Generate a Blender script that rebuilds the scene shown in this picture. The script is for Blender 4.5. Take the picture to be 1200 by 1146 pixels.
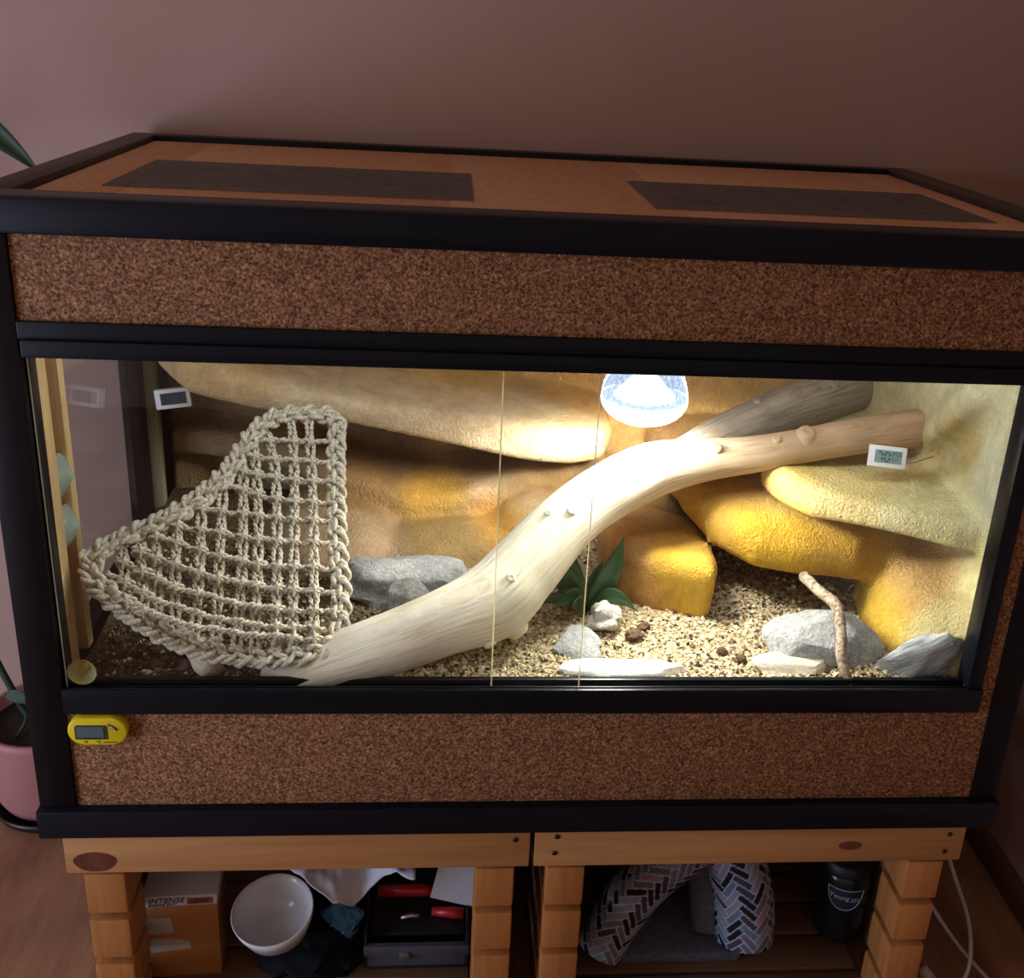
import bpy, bmesh, math, random
import numpy as np
from mathutils import Vector, Matrix, noise as mnoise

random.seed(7); rng = np.random.default_rng(7)
for o in list(bpy.data.objects): bpy.data.objects.remove(o)
S = bpy.context.scene
COL = S.collection

# ---------------------------------------------------------------- camera
F_PX = 1286.966
yaw, pit, rol = .1024, .3699, .0578
fw = Vector((math.sin(yaw)*math.cos(pit), math.cos(yaw)*math.cos(pit), -math.sin(pit)))
rt = Vector((math.cos(yaw), -math.sin(yaw), 0)); up = rt.cross(fw)
rt2 = rt*math.cos(rol)+up*math.sin(rol); up2 = -rt*math.sin(rol)+up*math.cos(rol)
cam = bpy.data.cameras.new('camera'); co = bpy.data.objects.new('camera', cam); COL.objects.link(co)
M4 = Matrix((( rt2.x, up2.x, -fw.x, .4772), (rt2.y, up2.y, -fw.y, -1.1189), (rt2.z, up2.z, -fw.z, .9438), (0, 0, 0, 1)))
co.matrix_world = M4
cam.sensor_fit = 'HORIZONTAL'; cam.sensor_width = 36; cam.lens = 36*F_PX/1200
cam.shift_x = (600-646.087)/1200; cam.shift_y = (533.844-573)/1200
cam.clip_start = .05
S.camera = co

# ---------------------------------------------------------------- world, daylight, exposure
w = bpy.data.worlds.new('world'); S.world = w; w.use_nodes = True
bg = w.node_tree.nodes['Background']; bg.inputs[0].default_value = (1.0, .70, .55, 1); bg.inputs[1].default_value = .29
def area(name, loc, target, sx, sy, power, col):
    l = bpy.data.lights.new(name, 'AREA'); l.shape = 'RECTANGLE'; l.size = sx; l.size_y = sy; l.energy = power; l.color = col
    o = bpy.data.objects.new(name, l); COL.objects.link(o); o.location = loc
    o.rotation_euler = (Vector(target)-Vector(loc)).to_track_quat('-Z', 'Y').to_euler(); return o
# assumed daylight, as from an unseen door on the left of the room
area('assumed_daylight', (-1.7, -.95, .25), (.0, .4, .2), .9, 1.5, 40, (.64, .74, 1.0))
S.view_settings.view_transform = 'Standard'; S.view_settings.look = 'None'
S.view_settings.exposure = 0; S.view_settings.gamma = 1; S.view_settings.use_curve_mapping = False

# ---------------------------------------------------------------- materials
MATS = {}
class NT:
    def __init__(s, name):
        s.m = bpy.data.materials.new(name); s.m.use_nodes = True; s.t = s.m.node_tree
        s.b = s.t.nodes['Principled BSDF']; MATS[name] = s.m
    def n(s, typ, **kw):
        x = s.t.nodes.new(typ)
        for k, v in kw.items():
            if k in x.inputs: x.inputs[k].default_value = v
            else: setattr(x, k, v)
        return x
    def l(s, a, b): s.t.links.new(a, b)
    def coords(s, scale=(1, 1, 1), kind='Object', rot=(0, 0, 0)):
        tc = s.n('ShaderNodeTexCoord'); mp = s.n('ShaderNodeMapping'); mp.inputs['Scale'].default_value = scale; mp.inputs['Rotation'].default_value = rot
        s.l(tc.outputs[kind], mp.inputs[0]); return mp.outputs[0]
    def noise(s, vec, sc, det=4, rough=.6, dist=0):
        x = s.n('ShaderNodeTexNoise'); x.inputs['Scale'].default_value = sc; x.inputs['Detail'].default_value = det
        x.inputs['Roughness'].default_value = rough; x.inputs['Distortion'].default_value = dist; s.l(vec, x.inputs['Vector']); return x.outputs['Fac']
    def ramp(s, fac, stops):
        r = s.n('ShaderNodeValToRGB'); e = r.color_ramp.elements
        while len(e) < len(stops): e.new(.5)
        for i, (p, c) in enumerate(stops): e[i].position = p; e[i].color = (*c, 1) if len(c) == 3 else c
        s.l(fac, r.inputs[0]); return r.outputs[0]
    def mul(s, a, b, blend='MULTIPLY', fac=1):
        x = s.n('ShaderNodeMix'); x.data_type = 'RGBA'; x.blend_type = blend; x.inputs[0].default_value = fac
        s.l(a, x.inputs[6]); s.l(b, x.inputs[7]); return x.outputs[2]
    def bump(s, h, strength=.4, dist=.004):
        b = s.n('ShaderNodeBump'); b.inputs['Strength'].default_value = strength; b.inputs['Distance'].default_value = dist
        s.l(h, b.inputs['Height']); s.l(b.outputs[0], s.b.inputs['Normal'])
    def col(s, c): s.l(c, s.b.inputs['Base Color'])
    def rough(s, r, spec=None):
        s.b.inputs['Roughness'].default_value = r
        if spec is not None: s.b.inputs['Specular IOR Level'].default_value = spec

def plain(name, c, r=.5, var=.12, sc=30, bump=0, spec=.5, metal=0, bsc=None):
    t = NT(name); v = t.coords(); f = t.noise(v, sc)
    t.col(t.ramp(f, [(.3, tuple(x*(1-var) for x in c)), (.7, tuple(min(1, x*(1+var)) for x in c))])); t.rough(r, spec)
    t.b.inputs['Metallic'].default_value = metal
    if bump: t.bump(t.noise(v, bsc or sc*4), bump, .002)
    return t.m
def grain(name, c1, c2, axis=0, sc=14, r=.5, bump=.15, spec=.4, stretch=.06):
    t = NT(name); s = [1, 1, 1]; s[axis] = stretch; v = t.coords(tuple(s))
    f = t.noise(v, sc, 6, .65, .6); g = t.noise(v, sc*7, 3)
    c = t.mul(t.ramp(f, [(.3, c1), (.72, c2)]), t.ramp(g, [(.3, (.8, .8, .8)), (.6, (1, 1, 1))]))
    t.col(c); t.rough(r, spec); t.bump(g, bump, .001); return t.m
def vcol(name, r=.7, bsc=120, bump=.4, dist=.003, var=True, spec=.3, sc=60):
    t = NT(name); a = t.n('ShaderNodeVertexColor'); a.layer_name = 'col'; v = t.coords(); c = a.outputs[0]
    if var: c = t.mul(c, t.ramp(t.noise(v, sc), [(.3, (.78, .78, .78)), (.7, (1.12, 1.12, 1.12))]))
    t.col(c); t.rough(r, spec)
    if bump: t.bump(t.noise(v, bsc, 5), bump, dist)
    return t.m

# wall paint
t = NT('wall_paint'); v = t.coords(); t.col(t.ramp(t.noise(v, 1.6, 3), [(.3, (.40, .255, .215)), (.7, (.45, .29, .235))])); t.rough(.85, .2); t.bump(t.noise(v, 160, 3), .12, .001)
# laminate floor
t = NT('floor_laminate'); v = t.coords((1, .18, 1)); f = t.noise(v, 11, 6, .7, .8)
t.col(t.mul(t.ramp(f, [(.28, (.20, .085, .045)), (.5, (.34, .165, .09)), (.75, (.48, .27, .15))]), t.ramp(t.noise(t.coords(), 4), [(.3, (.7, .7, .7)), (.7, (1.1, 1.1, 1.1))]))); t.rough(.45, .4)
# cork
t = NT('cork'); v = t.coords(); f = t.noise(v, 330, 3, .7); vo = t.n('ShaderNodeTexVoronoi'); vo.inputs['Scale'].default_value = 330; t.l(v, vo.inputs['Vector'])
c = t.ramp(f, [(.32, (.034, .013, .006)), (.46, (.19, .082, .034)), (.58, (.32, .155, .068)), (.72, (.54, .31, .155))])
c = t.mul(c, t.ramp(vo.outputs['Color'], [(.1, (.62, .62, .62)), (.8, (1.25, 1.2, 1.15))])); t.col(c); t.rough(.8, .25); t.bump(f, .5, .0015)
t = NT('cork_top'); v = t.coords(); f = t.noise(v, 180, 3, .7)
t.col(t.ramp(f, [(.3, (.46, .235, .13)), (.7, (.66, .38, .22))])); t.rough(.8, .2); t.bump(f, .2, .001)
grain('black_wood', (.004, .0045, .008), (.010, .010, .016), 0, 18, .34, .12, .16)
grain('black_wood_v', (.005, .003, .004), (.014, .008, .010), 2, 18, .45, .12, .14)
grain('brown_rail', (.028, .018, .014), (.07, .048, .037), 1, 18, .5, .15, .45)
plain('track_black', (.006, .007, .010), .3, .1, 40, spec=.16)
grain('pine', (.36, .16, .055), (.55, .275, .10), 0, 9, .5, .12, .35)
grain('pine_end', (.36, .14, .035), (.52, .215, .06), 2, 14, .55, .2, .3)
grain('pine_dark', (.13, .065, .032), (.22, .115, .058), 0, 9, .65, .2, .3)
plain('wood_knot', (.13, .035, .018), .5, .3, 60)
grain('pine_cream', (.58, .38, .16), (.74, .52, .26), 2, 26, .55, .25, .3)
grain('stain_brown', (.16, .045, .008), (.25, .075, .014), 2, 14, .5, .15, .3)
grain('batten_grey', (.20, .19, .13), (.30, .28, .19), 2, 16, .6, .15, .3)
plain('screw', (.03, .02, .015), .4, .1, 50, metal=.6)
plain('plywood', (.36, .22, .10), .7, .2, 12)
# glass
def glass(name, tint=(1, 1, 1), ior=1.42, rough=.0):
    t = NT(name); nt = t.t; out = nt.nodes['Material Output']; nt.nodes.remove(t.b)
    tr = t.n('ShaderNodeBsdfTransparent'); tr.inputs[0].default_value = (*tint, 1)
    gl = t.n('ShaderNodeBsdfGlossy'); gl.inputs['Roughness'].default_value = rough
    lw = t.n('ShaderNodeLayerWeight'); lw.inputs[0].default_value = .5
    p5 = t.n('ShaderNodeMath'); p5.operation = 'POWER'; p5.inputs[1].default_value = 5; t.l(lw.outputs['Facing'], p5.inputs[0])
    ma = t.n('ShaderNodeMath'); ma.operation = 'MULTIPLY_ADD'; ma.inputs[1].default_value = .9; ma.inputs[2].default_value = ((ior-1)/(ior+1))**2; t.l(p5.outputs[0], ma.inputs[0])
    mx = t.n('ShaderNodeMixShader'); t.l(ma.outputs[0], mx.inputs[0]); t.l(tr.outputs[0], mx.inputs[1]); t.l(gl.outputs[0], mx.inputs[2]); t.l(mx.outputs[0], out.inputs[0]); return t.m
glass('glass', (.97, .985, .975))
glass('window_glass', (.93, .95, .95), 1.35)
t = NT('glass_edge'); out = t.t.nodes['Material Output']; t.b.inputs['Base Color'].default_value = (.75, .72, .55, 1); t.rough(.3)
tl = t.n('ShaderNodeBsdfTranslucent'); tl.inputs[0].default_value = (.80, .73, .54, 1); mx = t.n('ShaderNodeMixShader'); mx.inputs[0].default_value = .75
t.l(t.b.outputs[0], mx.inputs[1]); t.l(tl.outputs[0], mx.inputs[2]); t.l(mx.outputs[0], out.inputs[0])
def clear(name, tint, c, f=.45):
    t = NT(name); out = t.t.nodes['Material Output']; t.b.inputs['Base Color'].default_value = (*c, 1); t.rough(.12); tr = t.n('ShaderNodeBsdfTransparent'); tr.inputs[0].default_value = (*tint, 1)
    mx = t.n('ShaderNodeMixShader'); mx.inputs[0].default_value = f; t.l(tr.outputs[0], mx.inputs[1]); t.l(t.b.outputs[0], mx.inputs[2]); t.l(mx.outputs[0], out.inputs[0])
# suction cups
clear('suction_rubber', (.86, .97, .90), (.50, .68, .58)); clear('suction_yellow', (.95, .90, .60), (.78, .68, .30))
plain('steel', (.5, .5, .5), .3, .1, 30, metal=.9)
plain('mesh_wire', (.22, .18, .16), .45, .2, 60, metal=.5)
plain('vent_shade', (.018, .014, .012), .8)
# rock paint with painted-in shade, gravel, stones
t = NT('rock_paint_shade'); a = t.n('ShaderNodeVertexColor'); a.layer_name = 'col'; v = t.coords(); n1 = t.noise(v, 26, 5, .6, .5); n2 = t.noise(t.coords((1, 1, .55)), 130, 4, .6, 1.2)
t.col(t.mul(t.mul(a.outputs[0], t.ramp(n1, [(.3, (.80, .76, .70)), (.7, (1.12, 1.12, 1.12))])), t.ramp(n2, [(.3, (.86, .84, .80)), (.65, (1.06, 1.06, 1.06))])))
t.rough(.6, .3); n3 = t.noise(t.coords(), 260, 3, .6, .8); t.bump(t.mul(n2, n3, 'ADD'), .75, .005)
vcol('gravel', .85, 400, .3, .001)
t = NT('substrate'); v = t.coords(); f = t.noise(v, 150, 4, .75)
t.col(t.ramp(f, [(.32, (.05, .032, .02)), (.46, (.30, .22, .12)), (.6, (.62, .52, .33)), (.75, (.75, .66, .46))])); t.rough(.9, .2); t.bump(f, .8, .004)
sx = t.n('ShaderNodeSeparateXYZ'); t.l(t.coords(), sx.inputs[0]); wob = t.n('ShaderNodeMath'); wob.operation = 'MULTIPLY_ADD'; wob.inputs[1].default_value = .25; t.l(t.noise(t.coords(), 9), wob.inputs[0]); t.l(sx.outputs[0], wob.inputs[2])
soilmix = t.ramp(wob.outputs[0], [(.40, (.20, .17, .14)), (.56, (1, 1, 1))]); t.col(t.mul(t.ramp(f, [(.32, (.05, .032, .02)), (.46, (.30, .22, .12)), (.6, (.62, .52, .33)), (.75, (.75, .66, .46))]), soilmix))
def stone(name, c1, c2, sc=60, bump=.6, stretch=(1, 1, 1), rot=(0, 0, 0)):
    t = NT(name); v = t.coords(rot=rot); m_ = t.n('ShaderNodeMapping'); m_.inputs['Scale'].default_value = stretch; t.l(v, m_.inputs[0]); v = m_.outputs[0]; f = t.noise(v, sc, 6, .7); g = t.noise(v, sc*4, 4)
    t.col(t.mul(t.ramp(f, [(.3, c1), (.68, c2)]), t.ramp(g, [(.3, (.75, .75, .75)), (.65, (1.08, 1.08, 1.08))]))); t.rough(.85, .2); t.bump(t.mul(f, g), bump, .004); return t.m
stone('stone_grey', (.25, .255, .25), (.47, .47, .46), 60, .9); stone('stone_dark', (.16, .155, .14), (.34, .33, .30), 50)
stone('stone_white', (.70, .68, .62), (.85, .83, .78), 40, .2); stone('stone_pale', (.42, .40, .36), (.66, .63, .57), 90)
stone('stone_sand', (.50, .44, .33), (.66, .59, .45), 70, .3)
stone('slate_striped', (.22, .24, .25), (.56, .57, .56), 46, 1.0, (.12, 1, 1.5), (0, .5, 0)); stone('bark_lump', (.06, .035, .022), (.17, .10, .06), 90)
# driftwood (uv: u around, v along in metres)
def drift(name, c1, c2, c3, bump=.5, tan=(1, 1, 1)):
    t = NT(name); tc = t.n('ShaderNodeTexCoord'); mp = t.n('ShaderNodeMapping'); mp.inputs['Scale'].default_value = (9, 5, 1); t.l(tc.outputs['UV'], mp.inputs[0])
    f = t.noise(mp.outputs[0], 2.6, 7, .68, .4); g = t.noise(t.coords(), 16, 4)
    sx = t.n('ShaderNodeSeparateXYZ'); t.l(tc.outputs['UV'], sx.inputs[0])
    along = t.ramp(sx.outputs[1], [(.45, (1, 1, 1)), (.80, tan)])
    t.col(t.mul(t.mul(t.ramp(f, [(.28, c1), (.42, c2), (.6, c3)]), along), t.ramp(g, [(.3, (.86, .84, .80)), (.65, (1.04, 1.04, 1.04))]))); t.rough(.7, .25); t.bump(f, bump, .004); return t.m
drift('driftwood', (.40, .29, .17), (.74, .64, .47), (.88, .80, .64), .6, (.68, .50, .37))
drift('driftwood_tan', (.30, .18, .09), (.52, .35, .20), (.60, .42, .26), .5)
drift('driftwood_grey', (.09, .07, .05), (.30, .245, .185), (.44, .37, .29), .9)
t = NT('twig_bark'); v = t.coords(); f = t.noise(v, 210, 3); t.col(t.ramp(f, [(.35, (.12, .08, .055)), (.5, (.30, .22, .15)), (.65, (.44, .36, .27))])); t.rough(.85); t.bump(f, .6, .002)
t = NT('rope'); v = t.coords(); f = t.noise(v, 320, 4); g = t.noise(v, 22, 2)
t.col(t.mul(t.ramp(f, [(.32, (.30, .26, .18)), (.62, (.72, .66, .54))]), t.ramp(g, [(.3, (.85, .85, .83)), (.7, (1.05, 1.04, 1.02))]))); t.rough(.85, .2); t.bump(f, .5, .001)
t = NT('leaf_green'); v = t.coords(); f = t.noise(v, 26, 4); t.col(t.ramp(f, [(.3, (.012, .05, .018)), (.7, (.04, .12, .035))])); t.rough(.4); t.bump(f, .15, .002)
plain('leaf_edge', (.30, .36, .14), .5); plain('leaf_dark', (.015, .045, .018), .6, .3, 20)
# plastics and objects
plain('plastic_white', (.80, .80, .78), .35, .03); plain('lcd', (.24, .34, .33), .2, .06, 20); plain('lcd_dark', (.03, .045, .07), .3, .5, 160); plain('lcd_ink', (.015, .03, .035), .4)
plain('plastic_yellow', (.78, .62, .012), .3, .05); plain('lcd_blue', (.10, .135, .16), .2, .15, 40); plain('black', (.008, .008, .010), .5)
plain('dark_bag', (.006, .007, .009), .8, .3, 20, .2, spec=.12); plain('toolbox', (.014, .014, .018), .4); plain('toolbox_grey', (.07, .07, .085), .4)
plain('tool_red', (.42, .012, .012), .35, .15, 20); plain('ceramic', (.66, .66, .68), .18, .03); plain('cloth_white', (.55, .56, .62), .85, .1, 18, .3)
plain('cloth_blue', (.04, .16, .32), .7); plain('paper', (.58, .58, .62), .8, .04); plain('paper_blue', (.16, .30, .56), .6); plain('box_orange', (.40, .16, .045), .5, .12, 10)
plain('box_white', (.62, .64, .72), .5, .04); plain('box_red', (.30, .10, .06), .5); plain('ink_navy', (.012, .014, .045), .5); plain('tape', (.46, .40, .34), .3, .1, 20)
plain('jar_dark', (.010, .011, .014), .2); plain('jar_label', (.016, .024, .04), .5); plain('jar_ink', (.38, .42, .46), .5)
plain('cable_white', (.42, .38, .35), .5); plain('pot_pink', (.38, .165, .15), .55, .06, 8); plain('soil', (.02, .014, .010), .9, .4, 80, .6); plain('saucer', (.012, .010, .010), .4)
vcol('fabric_print', .85, 300, .2, .001, False); plain('plush', (.10, .10, .135), .95, .3, 120, .8); plain('bag_clear', (.30, .29, .27), .35, .2, 20)
plain('button_dark', (.04, .05, .015), .4); plain('button_grey', (.45, .48, .44), .4)
def emit(name, c, s):
    t = NT(name); t.b.inputs['Base Color'].default_value = (*c, 1); t.b.inputs['Emission Color'].default_value = (*c, 1); t.b.inputs['Emission Strength'].default_value = s; return t.m
emit('bulb_face', (1.0, .97, .90), 13)
emit('assumed_tube_glow', (.9, .96, 1.0), 3)  # glow of the assumed tube lamp
emit('bulb_core', (.90, .96, 1.0), 8)
t = NT('bulb_shell'); v = t.coords(); f = t.noise(v, 220, 3); out = t.t.nodes['Material Output']; t.t.nodes.remove(t.b)
em = t.n('ShaderNodeEmission'); em.inputs[1].default_value = 1.25; t.l(t.ramp(f, [(.35, (.26, .38, .66)), (.65, (.66, .78, .97))]), em.inputs[0])
gl = t.n('ShaderNodeBsdfGlossy'); gl.inputs['Roughness'].default_value = .1; lw = t.n('ShaderNodeLayerWeight'); lw.inputs[0].default_value = .25
m2 = t.n('ShaderNodeMixShader'); t.l(lw.outputs[0], m2.inputs[0]); t.l(em.outputs[0], m2.inputs[1]); t.l(gl.outputs[0], m2.inputs[2])
tr = t.n('ShaderNodeBsdfTransparent'); mx = t.n('ShaderNodeMixShader'); mx.inputs[0].default_value = .7
t.l(tr.outputs[0], mx.inputs[1]); t.l(m2.outputs[0], mx.inputs[2]); t.l(mx.outputs[0], out.inputs[0])
emit('bulb_reflector', (.55, .68, .92), .8)

# ---------------------------------------------------------------- mesh builder
class MB:
    def __init__(s): s.v = []; s.f = []; s.c = None; s.uv = None; s.mi = []
    def add(s, vs, fs, m=0):
        o = len(s.v); s.v += [tuple(p) for p in vs]; s.f += [tuple(i+o for i in f) for f in fs]; s.mi += [m]*len(fs); return s
    def box(s, lo, hi, m=0):
        x0, y0, z0 = lo; x1, y1, z1 = hi
        return s.add([(x0,y0,z0),(x1,y0,z0),(x1,y1,z0),(x0,y1,z0),(x0,y0,z1),(x1,y0,z1),(x1,y1,z1),(x0,y1,z1)],
                     [(3,2,1,0),(4,5,6,7),(0,1,5,4),(1,2,6,5),(2,3,7,6),(3,0,4,7)], m)
    def tube(s, path, rad, sides=8, cap=True, closed=False, m=0, prof=None, uv=False):
        P = [Vector(p[:3]) for p in path]; n = len(P); R = rad if isinstance(rad, (list, tuple)) else [rad]*n
        T = []
        for i in range(n):
            a = P[(i-1) % n] if (closed or i > 0) else P[i]; b = P[(i+1) % n] if (closed or i < n-1) else P[i]
            T.append((b-a).normalized())
        ref = Vector((0, 0, 1)) if abs(T[0].z) < .9 else Vector((1, 0, 0)); N = (ref-T[0]*ref.dot(T[0])).normalized()
        vs = []; o = len(s.v); L = 0
        if uv and s.uv is None: s.uv = []
        for i in range(n):
            N = (N-T[i]*N.dot(T[i])).normalized(); B = T[i].cross(N)
            if i: L += (P[i]-P[i-1]).length
            for k in range(sides):
                a = 2*math.pi*k/sides; r = R[i]*(prof(i, k, a) if prof else 1)
                vs.append(P[i]+(N*math.cos(a)+B*math.sin(a))*r)
                if uv: s.uv.append((math.cos(a)*.5+math.sin(2*a)*.1, L, math.sin(a)*.5))
        fs = []
        for i in range(n if closed else n-1):
            j = (i+1) % n
            for k in range(sides):
                q = (k+1) % sides; fs.append((i*sides+k, i*sides+q, j*sides+q, j*sides+k))
        if cap and not closed: fs += [tuple(range(sides-1, -1, -1)), tuple((n-1)*sides+k for k in range(sides))]
        return s.add(vs, fs, m)
    def lathe(s, prof, c=(0, 0, 0), seg=32, m=0, cap=False):
        vs = []; fs = []
        for r, z in prof:
            for k in range(seg):
                a = 2*math.pi*k/seg; vs.append((c[0]+r*math.cos(a), c[1]+r*math.sin(a), c[2]+z))
        for i in range(len(prof)-1):
            for k in range(seg):
                q = (k+1) % seg; fs.append((i*seg+k, i*seg+q, (i+1)*seg+q, (i+1)*seg+k))
        if cap: fs += [tuple(range(seg-1, -1, -1)), tuple((len(prof)-1)*seg+k for k in range(seg))]
        return s.add(vs, fs, m)
    def prism(s, poly, y0, y1, m=0):      # polygon in x,z extruded along y
        n = len(poly); vs = [(x, y0, z) for x, z in poly]+[(x, y1, z) for x, z in poly]
        fs = [tuple(range(n)), tuple(range(2*n-1, n-1, -1))]+[((i+1) % n, i, n+i, n+(i+1) % n) for i in range(n)]
        return s.add(vs, fs, m)
    def mesh(s, name, mats, smooth=True, bevel=0, seg=2):
        me = bpy.data.meshes.new(name); me.from_pydata(s.v, [], s.f)
        for i, p in enumerate(me.polygons): p.material_index = s.mi[i]
        for m in (mats if isinstance(mats, (list, tuple)) else [mats]): me.materials.append(MATS[m])
        if s.uv is not None:
            u = me.uv_layers.new(name='UVMap')
            for lp in me.loops: q = s.uv[lp.vertex_index]; u.data[lp.index].uv = (q[0]+q[2]*.37, q[1])
        if s.c is not None:
            a = me.color_attributes.new('col', 'FLOAT_COLOR', 'POINT')
            arr = np.ones((len(s.v), 4), np.float32); arr[:, :3] = np.asarray(s.c); a.data.foreach_set('color', arr.ravel())
        bm = bmesh.new(); bm.from_mesh(me); bmesh.ops.recalc_face_normals(bm, faces=bm.faces)
        if bevel: bmesh.ops.bevel(bm, geom=list(bm.edges), offset=bevel, segments=seg, affect='EDGES', profile=.5)
        bm.to_mesh(me); bm.free()
        if smooth:
            me.polygons.foreach_set('use_smooth', [True]*len(me.polygons))
            if bevel or smooth == 'sharp': me.set_sharp_from_angle(angle=math.radians(40))
        me.update(); return me
    def build(s, name, mats, parent=None, smooth=True, bevel=0, seg=2, **kw):
        o = bpy.data.objects.new(name, s.mesh(name, mats, smooth, bevel, seg)); COL.objects.link(o)
        return fin(o, parent, **kw)
def fin(o, parent=None, label=None, cat=None, group=None, kind=None):
    if parent is not None: o.parent = parent
    if label: o['label'] = label
    if cat: o['category'] = cat
    if group: o['group'] = group
    if kind: o['kind'] = kind
    return o
def thing(name, label, cat, loc=(0, 0, 0), group=None):
    o = bpy.data.objects.new(name, None); COL.objects.link(o); o.empty_display_size = .02; o.location = (0, 0, 0)
    return fin(o, None, label, cat, group)
def bx(name, lo, hi, mat, parent=None, bevel=.0015, **kw): return MB().box(lo, hi).build(name, mat, parent, True, bevel, **kw)
def text(name, body, size, mat, parent, mw, shear=0, extrude=.0002, **kw):
    c = bpy.data.curves.new(name, 'FONT'); c.body = body; c.size = size; c.shear = shear; c.extrude = extrude; c.align_x = 'LEFT'; c.resolution_u = 3
    tmp = bpy.data.objects.new(name+'_tmp', c); COL.objects.link(tmp); dg = bpy.context.evaluated_depsgraph_get()
    me = bpy.data.meshes.new_from_object(tmp.evaluated_get(dg)); bpy.data.objects.remove(tmp); bpy.data.curves.remove(c)
    me.materials.clear(); me.materials.append(MATS[mat]); me.transform(mw)
    o = bpy.data.objects.new(name, me); COL.objects.link(o); return fin(o, parent, **kw)
def spline(P, n):
    P = np.array(P, float); k = len(P); t = np.linspace(0, k-1, n); out = []
    for u in t:
        i = min(int(u), k-2); f = u-i; p0, p1, p2, p3 = P[max(i-1, 0)], P[i], P[i+1], P[min(i+2, k-1)]
        out.append(.5*((2*p1)+(-p0+p2)*f+(2*p0-5*p1+4*p2-p3)*f*f+(-p0+3*p1-3*p2+p3)*f**3))
    return np.array(out)
def front(x, y, z): return Matrix.Translation((x, y, z)) @ Matrix.Rotation(math.pi/2, 4, 'X')
def nz(p, s): return mnoise.noise(Vector(p)*s)

FLOOR = -.36
# ---------------------------------------------------------------- setting
MB().box((-3, -2.6, FLOOR-.05), (1.44, .70, FLOOR)).build('floor', 'floor_laminate', None, False, kind='structure')
MB().box((-3, .66, FLOOR), (1.50, .74, 2.4)).build('wall_back', 'wall_paint', None, False, kind='structure')
MB().box((1.425, -1.0, FLOOR), (1.50, .66, 2.4)).build('wall_right', 'wall_paint', None, False, kind='structure')
bx('baseboard_right', (1.413, -1.0, FLOOR), (1.425, .66, FLOOR+.055), 'pine_dark', None, .002, kind='structure')

# ---------------------------------------------------------------- vivarium shell
W, D, H = 1.2, .64, .766
V = thing('vivarium', 'long black framed terrarium with cork panels and sliding glass front', 'terrarium')
bx('top_rail', (-.004, -.004, .729), (W+.004, .046, H), 'black_wood', V, .004)
bx('top_rail', (-.002, .046, .729), (.036, D, H), 'brown_rail', V, .003)
bx('top_rail', (W-.036, .046, .729), (W+.002, D, H), 'brown_rail', V, .003)
bx('top_rail', (.036, D-.030, .729), (W-.036, D, H), 'black_wood', V, .003)
bx('bottom_rail', (-.003, -.009, 0), (W+.003, .03, .040), 'black_wood', V, .003)
bx('corner_post', (0, 0, .040), (.043, .034, .729), 'black_wood_v', V, .002)
bx('corner_post', (W-.034, 0, .040), (W, .034, .729), 'black_wood_v', V, .002)
bx('corner_post', (0, D-.05, .040), (.03, D, .729), 'black_wood_v', V, .002)
bx('corner_post', (W-.03, D-.05, .040), (W, D, .729), 'black_wood_v', V, .002)
bx('cork_panel', (.043, .004, .640), (W-.034, .030, .729), 'cork', V, .0008)
bx('cork_panel', (.043, .004, .040), (W-.034, .030, .176), 'cork', V, .0008)
bx('cork_panel', (1.146, .004, .176), (W-.034, .030, .640), 'cork', V, .0008)
# tracks with a stepped lip
MB().box((.043, -.001, .622), (1.148, .030, .641)).box((.046, -.005, .604), (1.146, .030, .6225)).build('glass_track', 'track_black', V, True, .0012)
MB().box((.043, -.004, .175), (1.148, .002, .208)).box((.043, .002, .175), (1.148, .030, .196)).box((.043, .0095, .175), (1.148, .0125, .204)).box((.043, .022, .175), (1.148, .030, .206)).build('glass_track', 'track_black', V, True, .0008)
bx('glass_track', (1.128, -.001, .208), (1.147, .030, .604), 'track_black', V, .001)
bx('glass_track', (.043, .010, .208), (.047, .030, .604), 'track_black', V, .0008)
def pane(x0, x1, y0, y1, z0, z1, m):
    b = MB().box((x0, y0, z0), (x1, y1, z1)); b.mi = [1, 1, 0, 1, 0, 1]; return b.build('glass_pane', [m, 'glass_edge'], V, False)
pane(.0475, .642, .0035, .0075, .198, .612, 'glass')
MB().box((.5364, .0140, .198), (.5378, .0190, .612)).build('pane_edge', 'glass_edge', V, False)
MB().box((.6416, .0030, .198), (.6422, .0080, .612)).build('pane_edge', 'glass_edge', V, False)
pane(.537, 1.132, .0145, .0185, .198, .612, 'glass')
# shell panels
bx('floor_panel', (.0, .03, .04), (W, D, .055), 'plywood', V, .0005)
bx('back_panel', (.03, D-.02, .055), (W-.03, D-.002, .729), 'plywood', V, .0005)
bx('side_panel', (W-.026, .034, .055), (W-.006, D-.05, .729), 'plywood', V, .0005)
bx('side_panel', (.004, .034, .055), (.030, D-.05, .195), 'black_wood_v', V, .0005)
bx('side_panel', (.004, .034, .66), (.030, D-.05, .729), 'black_wood_v', V, .0005)
bx('roof_panel', (.036, .03, .729), (W-.036, D-.03, .744), 'plywood', V, .0005)
# side window: battens and pane
bx('window_batten', (.012, .034, .195), (.043, .066, .66), 'pine_cream', V, .001)
bx('window_batten', (.012, .066, .195), (.027, .108, .66), 'stain_brown', V, .001)
bx('window_batten', (.012, .108, .195), (.040, .126, .66), 'pine_cream', V, .001)
bx('window_batten', (.004, .445, .195), (.030, .590, .66), 'black_wood_v', V, .001)
bx('window_batten', (.030, .475, .195), (.046, .495, .66), 'batten_grey', V, .001)
b = MB().box((.018, .120, .19), (.022, .450, .665)); b.mi = [0]*6
b.build('side_pane', 'window_glass', V, False)
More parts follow.
